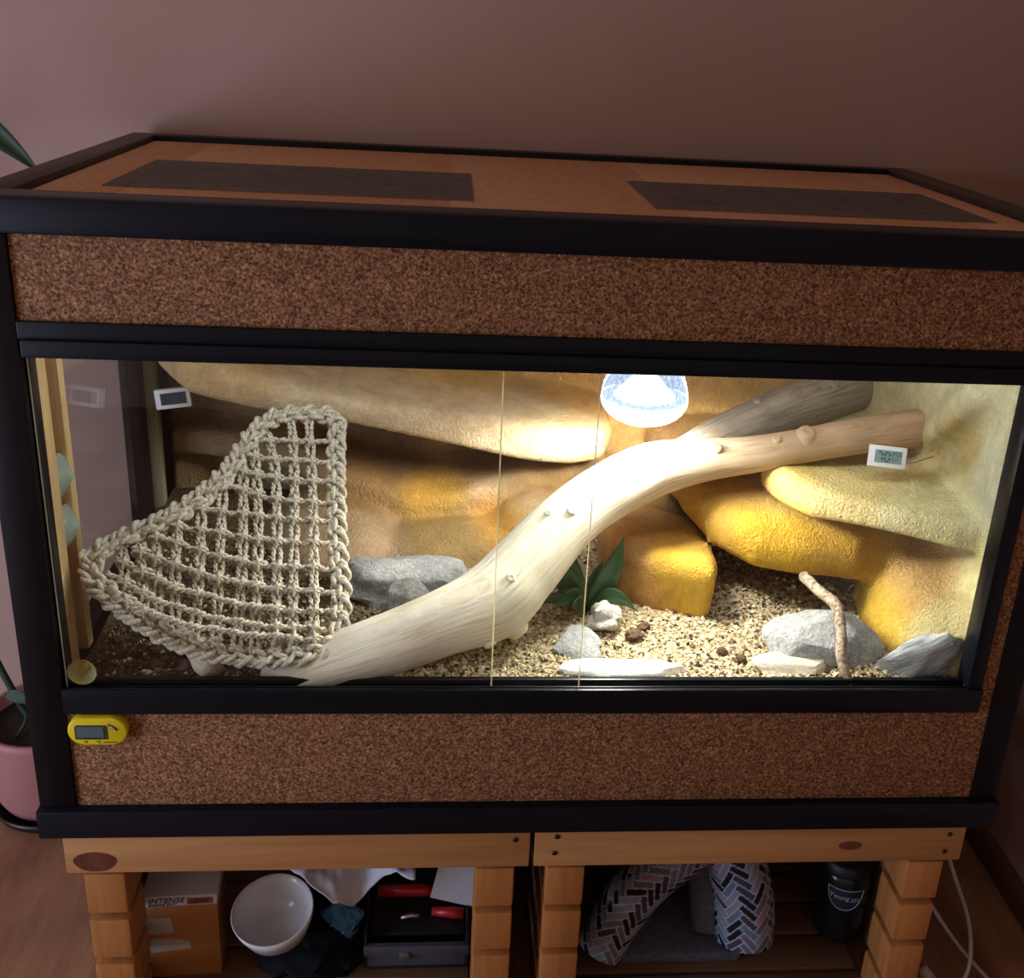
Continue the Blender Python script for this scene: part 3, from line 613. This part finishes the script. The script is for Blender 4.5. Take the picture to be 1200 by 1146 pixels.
for ri, rpts in enumerate(ROWS):
    P, L2, t2 = resample(spline(rpts, 50), .0028); rw.append(P)
    Pq = np.array([P[i]+np.array(NN)*(.003+.002*math.sin(t2[i]*260+ri))+np.array((0, 0, 1))*.0012*math.sin(t2[i]*90+ri*2) for i in range(len(P))])
    b = MB(); twist(b, Pq, .0023, .016, .0020, ph=ri, sides=5); b.build('cross_cord', 'rope', NET)
# knots share two meshes
def knot_mesh(seed):
    g = random.Random(seed); b = MB()
    for k, (ax, ofs) in enumerate([((1, .25, .1), -.0040), ((1, -.2, 0), 0), ((1, .1, -.1), .0040), ((.35, 1, .1), -.001), ((-.4, 1, .1), .0022)]):
        A = Vector(ax).normalized(); U = A.orthogonal().normalized(); Wv = A.cross(U); pth = []
        for i in range(12):
            a = 2*math.pi*i/12; pth.append(Vector((ofs if k > 2 else 0, 0 if k > 2 else ofs, 0))+U*math.cos(a)*(.0062 if k < 3 else .0075)+Wv*math.sin(a)*(.0056 if k < 3 else .006)+A*.0016*math.sin(2*a+k+g.random()))
        b.tube(pth, .0021, 5, closed=True)
    return b.mesh('knot', 'rope')
KM = [knot_mesh(s) for s in (1, 2, 3)]
# knot axes: x along the upright cord, y along the cross cord, z = net normal
kn = 0
for ci, P in enumerate(cen2):
    for ri, Rr in enumerate(rw):
        dd = np.linalg.norm(P[:, None]-Rr[None], axis=2); i, j = np.unravel_index(dd.argmin(), dd.shape)
        if dd[i, j] > .008: continue
        T = Vector(P[min(i+1, len(P)-1)]-P[max(i-1, 0)]).normalized(); S_ = NN.cross(T).normalized(); Nn = T.cross(S_)
        o = bpy.data.objects.new('knot', KM[kn % 3]); COL.objects.link(o); o.parent = NET; g = random.uniform(-.25, .25)
        R = Matrix((T, S_, Nn)).transposed() @ Matrix.Rotation(g, 3, 'Z'); R = R @ Matrix.Diagonal((random.uniform(.88, 1.08),)*3)
        o.matrix_world = Matrix.Translation(Vector((P[i]+Rr[j])/2)+NN*.002) @ R.to_4x4(); kn += 1

# ---------------------------------------------------------------- basking lamp
lx, ly, lz = .730, .212, .509     # centre of the widest ring
LP = thing('basking_lamp', 'glowing round reflector bulb hanging above the branch', 'lamp')
R0 = .0562
face = [(R0*math.cos(a), -.034*math.sin(a)) for a in np.linspace(0, math.pi/2-.02, 12)]
MB().lathe(face, (lx, ly, lz-.002), 40).build('bulb_face', 'bulb_face', LP)
shell = [(R0, -.002), (R0*.995, .006), (R0*.96, .018), (R0*.86, .034), (R0*.68, .05), (.026, .064), (.020, .078), (.019, .09)]
MB().lathe(shell, (lx, ly, lz), 40).build('bulb_shell', 'bulb_shell', LP)
MB().lathe([(.0001, -.001), (R0*.97, -.001), (R0*.97, .001), (.0001, .001)], (lx, ly, lz), 36).build('bulb_reflector', 'bulb_reflector', LP)
MB().lathe([(.040, .002), (.030, .012), (.014, .030), (.009, .06), (.009, .085)], (lx, ly, lz), 24, cap=True).build('bulb_core', 'bulb_core', LP)
MB().lathe([(.019, .085), (.027, .092), (.028, .15), (.022, .155)], (lx, ly, lz), 24, cap=True).build('lamp_socket', 'black', LP)
MB().tube([(lx, ly, lz+.15), (lx, ly, .7295)], .006, 10).build('lamp_stem', 'black', LP)
sp = bpy.data.lights.new('lamp_light', 'SPOT'); sp.energy = 21; sp.spot_size = math.radians(170); sp.spot_blend = .3; sp.shadow_soft_size = .035; sp.color = (1.0, .95, .86)
so = bpy.data.objects.new('lamp_light', sp); COL.objects.link(so); so.location = (lx, ly, lz-.042); so.parent = LP

# assumed unseen tube lamp, added for cool top light, just behind the front fascia
TL = thing('assumed_tube_lamp', 'assumed unseen slim white tube lamp, added under the terrarium roof behind the cork fascia', 'lamp')
bx('assumed_housing', (.14, .075, .702), (1.06, .115, .7285), 'plastic_white', TL, .003)
MB().tube([(.16, .095, .694), (1.04, .095, .694)], .008, 14).build('tube', 'assumed_tube_glow', TL)  # glowing tube of the assumed lamp
tl = bpy.data.lights.new('assumed_tube_light', 'AREA'); tl.shape = 'RECTANGLE'; tl.size = .88; tl.size_y = .02; tl.energy = 1.9; tl.color = (.86, .94, 1.0)
to = bpy.data.objects.new('assumed_tube_light', tl); COL.objects.link(to); to.location = (.60, .095, .683); to.parent = TL  # area light added as the assumed tube's output

# ---------------------------------------------------------------- hygrometers, suction cups, thermometer
SEG = {'7': 'abc', '0': 'abcdef', '2': 'abged', '5': 'afgcd', '8': 'abcdefg'}
def segs(b, ch, x, z, w_, h_, t_, y):
    R = dict(a=(0, h_, w_, h_), b=(w_, h_/2, w_, h_), c=(w_, 0, w_, h_/2), d=(0, 0, w_, 0), e=(0, 0, 0, h_/2), f=(0, h_/2, 0, h_), g=(0, h_/2, w_, h_/2))
    for k in SEG[ch]:
        x0, z0, x1, z1 = R[k]; g = t_*.75
        if x0 == x1: b.box((x+x0-t_/2, y, z+z0+g), (x+x1+t_/2, y+.0004, z+z1-g))
        else: b.box((x+x0+g, y, z+z0-t_/2), (x+x1-g, y+.0004, z+z1+t_/2))
HY = thing('hygrometer', 'white digital hygrometer reading 70 on the right rock ledge', 'hygrometer')
def local(o, mw):
    o.data.transform(mw); return o
def hygro(root, mw, digits=True, lcd='lcd'):
    w2, h2, dpt = .0245, .0145, .011
    local(MB().box((-w2, 0, -h2), (w2, dpt, h2)).build('case', 'plastic_white', root, True, .0015), mw)
    dsp = local(MB().box((-.0170, -.0004, -.0085), (.0185, .001, .0088)).build('display', lcd, root, False), mw)
    if digits:
        b = MB(); segs(b, '7', -.0135, -.0060, .0060, .0120, .0017, -.0008); segs(b, '0', -.0040, -.0060, .0060, .0120, .0017, -.0008)
        for k, ch in enumerate('258'): segs(b, ch, .0055+k*.0042, .0018, .0026, .0052, .0007, -.0008)
        for k in range(3): b.box((.0065+k*.0028, -.0008, -.0056+k*.0018), (.0088+k*.0028, -.0004, -.0046+k*.0018))
        b.box((.0055, -.0008, -.0022), (.008, -.0004, -.0014))
        local(b.build('digits', 'lcd_ink', dsp, False), mw)
hygro(HY, Matrix.Translation((1.066, .208, .4345)) @ Matrix.Rotation(-.22, 4, 'Z') @ Matrix.Rotation(-.32, 4, 'X') @ Matrix.Rotation(.02, 4, 'Y'))
HL = thing('hygrometer', 'white framed hygrometer half hidden under the left rock ledge', 'hygrometer')
hygro(HL, Matrix.Translation((.083, .425, .418)) @ Matrix.Rotation(.15, 4, 'Z') @ Matrix.Rotation(-.1, 4, 'X') @ Matrix.Rotation(-.10, 4, 'Y'), False, 'lcd_dark')
MB().tube([(1.088, .205, .427), (1.105, .215, .424), (1.135, .22, .432)], .0012, 6).build('sensor_wire', 'cable_white', HY)

def cup(label, c, axis, mat, r=.027, knob=True):
    root = thing('suction_cup', label, 'suction cup', group='suction cups')
    b = MB().lathe([(r, 0), (r*.98, .0015), (r*.82, .005), (r*.5, .010), (r*.25, .013), (.0001, .0135)], (0, 0, 0), 28)
    o = b.build('cup_disc', mat, root); k = MB().lathe([(.0045, .008), (.0055, .0135), (.004, .0155), (.0001, .016)], (0, 0, 0), 14).build('cup_knob', mat, root)
    R = Vector(axis).to_track_quat('Z', 'Y').to_matrix().to_4x4()
    for q in (o, k): local(q, Matrix.Translation(c) @ R)
cup('upper clear green suction cup on the left window batten', (.0335, .092, .434), (1, 0, 0), 'suction_rubber')
cup('lower clear green suction cup on the left window batten', (.0335, .094, .369), (1, 0, 0), 'suction_rubber')
cup('round yellowish suction cup low on the front glass', (.064, .0085, .224), (0, 1, .0), 'suction_yellow', .0165)

TH = thing('thermometer', 'yellow oval digital thermometer stuck on the lower cork panel', 'thermometer')
def pill(hw, hh, n=12): return [(math.copysign(hw-hh, math.cos(a))+hh*math.cos(a), hh*math.sin(a)) for a in (np.arange(4*n)+.5)*2*math.pi/(4*n)]
tx, tz = .0935, .150
o = MB().prism([(tx+x, tz+z) for x, z in pill(.0385, .0215)], -.010, .006).build('case', 'plastic_yellow', TH, True, .003)
MB().prism([(tx-.0285, tz-.0115), (tx+.0135, tz-.0115), (tx+.0135, tz+.0085), (tx+.011, tz+.0105), (tx-.026, tz+.0105), (tx-.0285, tz+.008)], -.0106, -.008).build('bezel', 'button_dark', TH, False)
MB().box((tx-.0265, -.0110, tz-.0085), (tx+.0085, -.0100, tz+.0085)).build('display', 'lcd_blue', TH, False)
MB().prism([(tx+.0205+x*.9+z*-.5, tz+.0075+z*1.0+x*-.5) for x, z in pill(.0062, .0032, 5)], -.0112, -.008).build('button', 'button_dark', TH)
MB().prism([(tx+.0205+x*.9+z*-.5, tz+.0075+z*1.0+x*-.5) for x, z in pill(.0036, .0014, 5)], -.0118, -.0105).build('button', 'button_grey', TH)
text('print', '\u00b0F', .0058, 'black', TH, front(tx-.018, -.0103, tz-.0178)); text('print', '\u00b0C', .0058, 'black', TH, front(tx-.002, -.0103, tz-.0178))
MB().box((tx+.007, -.0106, tz-.0168), (tx+.025, -.0100, tz-.0158)).build('print_line', 'black', TH, False)
MB().box((tx-.017, -.0114, tz-.0108), (tx+.002, -.0104, tz-.0093)).build('print_line', 'black', TH, False)

for q in TH.children:
    q.data.transform(Matrix.Translation((.0795, 0, .1540)) @ Matrix.Diagonal((.88, .88, .88, 1)) @ Matrix.Translation((-tx, .0008, -tz)))
# ---------------------------------------------------------------- things in the left crate
Z0 = -.337
IB = thing('bulb_box', 'orange and white cardboard bulb box printed INTENSE 100W', 'box')
bxx, byy, bw, bd, bh = .074, .100, .100, .085, .144
mwI = Matrix.Translation((bxx, byy, Z0)) @ Matrix.Rotation(math.radians(3), 4, 'Z')
def IBp(o): return local(o, mwI)
IBp(MB().box((0, 0, 0), (bw, bd, bh-.018)).build('body', 'box_orange', IB, True, .001))
LID = IBp(MB().box((0, 0, bh-.018), (bw, bd, bh)).build('lid', 'box_white', IB, True, .001))
text('print', 'INTENSE', .0125, 'ink_navy', LID, mwI @ front(.008, -.0006, bh-.0115), .25, .0003); text('print', 'BASKING SPOT', .0055, 'ink_navy', LID, mwI @ front(.008, -.0006, bh-.0163), .25, .0003)
IBp(MB().box((.060, -.0006, bh-.0155), (.095, .001, bh-.0050)).build('print_patch', 'box_red', LID, False))
text('print', '100W', .0105, 'ink_navy', LID, mwI @ front(.062, -.0010, bh-.0138), .25, .0003)
IBp(MB().prism([(-.002, .078), (.040, .080), (.036, .106), (-.001, .106)], -.0008, .001).build('tape', 'tape', IB, False))
IBp(MB().prism([(.006, .045), (.060, .050), (.060, .063), (.035, .070), (.006, .070)], -.0008, .001).build('tape', 'tape', IB, False))

def crumple(name, c, r, seed, mat, label, cat, rough=.35, sub=4, rot=(0, 0, 0)):
    return rock(name, c, r, seed, mat, label, cat, rot, 3, rough, sub=sub, freq=1.8)
crumple('dark_bag', (.288, .165, Z0+.028), (.100, .095, .044), 61, 'dark_bag', 'slumped black bag under the white bowl', 'bag')
BO = MB().lathe([(.0001, .004), (.028, .005), (.046, .020), (.054, .045), (.0565, .058), (.0545, .0585), (.050, .044), (.042, .024), (.025, .012), (.0001, .011)][::-1], (0, 0, 0), 36)
o = BO.build('bowl', 'ceramic', None, label='small white ceramic bowl tipped forward on the black bag', cat='bowl'); local(o, Matrix.Translation((.2545, .108, -.268)) @ Matrix.Rotation(math.radians(14), 4, 'X') @ Matrix.Rotation(math.radians(-4), 4, 'Y'))
def sheet(name, f, nu, nv, mat, parent=None, thick=.0015, **kw):
    b = MB()
    for i in range(nu+1):
        for j in range(nv+1): b.v.append(tuple(f(i/nu, j/nv)))
    for i in range(nu):
        for j in range(nv): a = i*(nv+1)+j; b.f.append((a, a+nv+1, a+nv+2, a+1)); b.mi.append(0)
    o = b.build(name, mat, parent, **kw); m = o.modifiers.new('thick', 'SOLIDIFY'); m.thickness = thick; return o
def clothf(u, v):
    x = .262+.185*u; y = .175-.075*v+.016*math.sin(u*9+v*2); dr = .030+.062*max(0, 1-abs(u-.52)/.34); z = -.128-dr*v+.022*u*(1-v)
    return (x, y+.010*nz((x*3, y*3, z), 9), z+.012*nz((x, y, 2), 26)+.006*nz((x, y, 5), 70))
sheet('cloth', clothf, 44, 26, 'cloth_white', label='crumpled white cloth hanging behind the white bowl', cat='cloth')
crumple('blue_cloth', (.345, .135, -.268), (.028, .022, .030), 66, 'cloth_blue', 'balled blue rag below the white cloth', 'cloth')
TB = thing('toolbox', 'open black toolbox with grey front edge in the left crate', 'toolbox')
x0, x1, y0, y1 = .375, .524, .105, .275; zt = -.292
bx('bottom', (x0, y0, Z0), (x1, y1, Z0+.006), 'toolbox', TB, .001); bx('wall', (x0, y0, Z0+.006), (x0+.004, y1, zt+.02), 'toolbox', TB, .001); bx('wall', (x1-.004, y0, Z0+.006), (x1, y1, zt+.02), 'toolbox', TB, .001)
bx('wall', (x0+.004, y1-.004, Z0+.006), (x1-.004, y1, zt+.03), 'toolbox', TB, .001); bx('front_wall', (x0+.004, y0, Z0+.006), (x1-.004, y0+.005, zt), 'toolbox_grey', TB, .001)
FL = bx('front_lip', (x0-.001, y0-.004, zt-.018), (x1+.001, y0+.002, zt), 'toolbox_grey', TB, .0015); bx('latch', (x0+.05, y0-.008, zt-.022), (x0+.064, y0-.003, zt-.010), 'steel', FL, .001)
bx('tray', (x0+.006, y0+.02, zt-.004), (x1-.006, y1-.006, zt+.002), 'toolbox', TB, .001)
b = MB().tube([(.39, .19, -.272), (.45, .188, -.270), (.50, .19, -.272)], [.0085, .0095, .006], 12); b.build('hand_tool', 'tool_red', None, label='long red handled tool lying across the toolbox tray', cat='tool')
b = MB().tube([(.47, .155, -.279), (.50, .152, -.279), (.517, .15, -.280)], [.006, .0085, .0085], 12); b.build('hand_tool', 'tool_red', None, label='short red handled tool at the right end of the toolbox', cat='tool')
b = MB().tube([(.425, .145, -.281), (.440, .150, -.281), (.452, .148, -.281)], [.003, .004, .003], 10); b.build('hand_tool', 'steel', None, label='small silver tool in the middle of the toolbox tray', cat='tool')
CR = thing('paper_card', 'white paper card leaning at the back of the toolbox', 'paper')
mwC = Matrix.Translation((.500, .160, -.268)) @ Matrix.Rotation(math.radians(-18), 4, 'X') @ Matrix.Rotation(math.radians(14), 4, 'Y')
local(MB().box((-.034, 0, 0), (.034, .0012, .060)).build('sheet', 'paper', CR, False), mwC)
local(MB().box((-.012, .0014, .045), (.016, .0024, .082)).build('sheet', 'paper_blue', CR, False, label='pale blue slip behind the white card'), mwC)
def bagf(u, v):
    x = .100+.04*u; z = -.11-.17*v; return (x-.012*v, .215+.015*math.sin(u*6+v*5)+.012*nz((u, v, 1), 6), z)
sheet('plastic_bag', bagf, 14, 26, 'bag_clear', label='pale crumpled plastic strip hanging behind the bulb box', cat='bag')

# ---------------------------------------------------------------- things in the right crate
def herring(u, v, n=3):
    a = (u+v)*.7071; b_ = (v-u)*.7071; i = math.floor(a); j = math.floor(b_); k = (i-j) % (2*n); fu = a-i; fv = b_-j
    if k < n: idb = (i-k, j, 0); du = fu+k; dv = fv; e = min(du, n-du, dv, 1-dv)
    else: m = 2*n-1-k; idb = (i, j-m, 1); du = fv+m; dv = fu; e = min(du, n-du, dv, 1-dv)
    if e < .085: return (.52, .54, .62)
    g = random.Random(idb[0]*7919+idb[1]*104729+idb[2]*31); r = g.random()
    for p, c in ((.24, (.010, .010, .02)), (.42, (.055, .06, .10)), (.60, (.16, .165, .22)), (.76, (.28, .30, .38)), (.88, (.13, .22, .33)), (.95, (.22, .36, .42)), (1, (.40, .24, .28))):
        if r <= p: return c
PB = thing('pet_bed', 'arched padded pet bed with herringbone print in the right crate', 'pet bed')
def bedlimb(P, n, sides, rr, nm):
    Q = spline(P, n); b = MB(); b.tube(Q[:, :3].tolist(), Q[:, 3].tolist(), sides); L = 0; b.c = []
    for i in range(n):
        if i: L += float(np.linalg.norm(Q[i, :3]-Q[i-1, :3]))
        for k in range(sides): b.c.append(tuple(q*.75 for q in herring((k/sides*2*math.pi*rr)/.0100+3, L/.0100)))
    return b.build(nm, 'fabric_print', PB)
bedlimb([(.716, .10, -.305, .034), (.735, .112, -.262, .036), (.775, .125, -.205, .037), (.822, .135, -.165, .037), (.866, .15, -.142, .036), (.90, .165, -.145, .036)], 230, 130, .036, 'cushion_roll')
bedlimb([(.872, .175, -.128, .040), (.905, .150, -.165, .043), (.924, .128, -.215, .044), (.930, .112, -.268, .044), (.930, .106, -.293, .042)], 200, 140, .043, 'cushion_roll')
b = MB().tube([(.766, .155, -.300), (.785, .165, -.250), (.825, .175, -.205), (.860, .18, -.195), (.880, .165, -.225), (.886, .150, -.268), (.888, .14, -.300)], [.030]*7, 18); b.build('plush_lining', 'plush', PB)
MB().box((.735, .10, Z0), (.93, .28, Z0+.022)).build('base_pad', 'plush', PB, True, .009)
JR = thing('candle_jar', 'dark glass jar with a crescent shaped label in the right crate', 'jar')
jx, jy = 1.096, .165
MB().lathe([(.0001, 0), (.030, 0), (.036, .006), (.038, .05), (.039, .118), (.036, .128), (.0001, .128)], (jx, jy, Z0), 32).build('jar_body', 'jar_dark', JR)
MB().lathe([(.038, .128), (.0385, .142), (.034, .146), (.0001, .146)], (jx, jy, Z0), 32).build('jar_lid', 'black', JR)
def onjar(s, z, e=.0008): a = -math.pi/2-.28+s/.0395; return (jx+(.0388+e)*math.cos(a), jy+(.0388+e)*math.sin(a), Z0+z)
b = MB(); nn2 = 24
for i in range(nn2+1):
    s = -.028+.056*i/nn2; q = abs(s)/.028; zt_ = .108-.000*q; zb = .108-.036*math.sqrt(max(0, 1-q**2.2))-.001
    b.v += [onjar(s, zt_), onjar(s, zb)]
b.f = [(2*i, 2*i+1, 2*i+3, 2*i+2) for i in range(nn2)]; b.mi = [0]*nn2; JL = b.build('jar_label', 'jar_label', JR)
MB().tube([onjar(-.028+.056*i/24, .108, .001) for i in range(25)], .0007, 5).build('label_rim', 'jar_ink', JL)
MB().tube([onjar(-.028+.056*i/24, .108-.036*math.sqrt(max(0, 1-(abs(-.028+.056*i/24)/.028)**2.2)), .001) for i in range(25)], .0007, 5).build('label_rim', 'jar_ink', JL)
def jartext(body, size, s0, z0):
    o = text('print', body, size, 'jar_ink', JL, Matrix.Identity(4), 0, .0002)
    for v in o.data.vertices: v.co = onjar(s0+v.co.x, z0+v.co.y, .0013+v.co.z)
jartext('Young', .0115, -.024, .091); jartext('250', .0095, .008, .088)

# ---------------------------------------------------------------- cables on the right
CB = thing('cable', 'white cable looping down beside the right crate to a plug', 'cable')
Q = spline([(1.30, .30, -.12), (1.265, .24, -.17), (1.262, .17, -.215), (1.268, .10, -.262), (1.262, .062, -.305), (1.243, .045, -.335), (1.222, .046, -.345)], 50); MB().tube(Q.tolist(), .0032, 8).build('wire', 'cable_white', CB)
MB().tube([(1.226, .046, -.344), (1.210, .05, -.336), (1.196, .055, -.322), (1.188, .06, -.31)], [.0045, .008, .010, .008], 10).build('plug', 'cable_white', CB)
Q = spline([(1.19, .22, -.20), (1.215, .17, -.25), (1.262, .12, -.315), (1.300, .07, -.345), (1.34, .0, -.356)], 40); MB().tube(Q.tolist(), .0032, 8).build('cable', 'cable_white', None, label='thin pale cable crossing the floor by the right wall', cat='cable')

# ---------------------------------------------------------------- potted plant on the left
PT = thing('potted_plant', 'dusty pink plant pot with black soil behind the left crate', 'potted plant')
px, py = -.190, .53
MB().lathe([(.0001, .012), (.085, .012), (.094, .03), (.106, .16), (.108, .175), (.1, .175), (.096, .15), (.0001, .148)][::1], (px, py, FLOOR), 44).build('pot', 'pot_pink', PT)
MB().lathe([(.0001, .158), (.06, .157), (.098, .153)], (px, py, FLOOR), 40).build('soil', 'soil', PT)
MB().lathe([(.0001, 0), (.10, 0), (.108, .018), (.104, .018), (.097, .006), (.0001, .006)], (px, py, FLOOR), 44).build('saucer', 'saucer', PT)
def stem(P, r): MB().tube(spline(P, 30).tolist(), r, 8).build('stem', 'leaf_dark', PT)
stem([(px-.03, py, -.21), (-.30, .56, .0), (-.34, .57, .4), (-.31, .56, .72), (-.24, .52, .80)], .006)
leaf((-.235, .50, .802), (-.075, .47, .715), .022, (.0, 0, .022), 'leaf_dark', PT, curl=.5)
stem([(px-.04, py-.05, -.21), (-.20, .47, -.15), (-.225, .46, -.105)], .003)
leaf((-.225, .46, -.105), (-.172, .45, -.118), .012, (0, 0, .004), 'leaf_dark', PT)
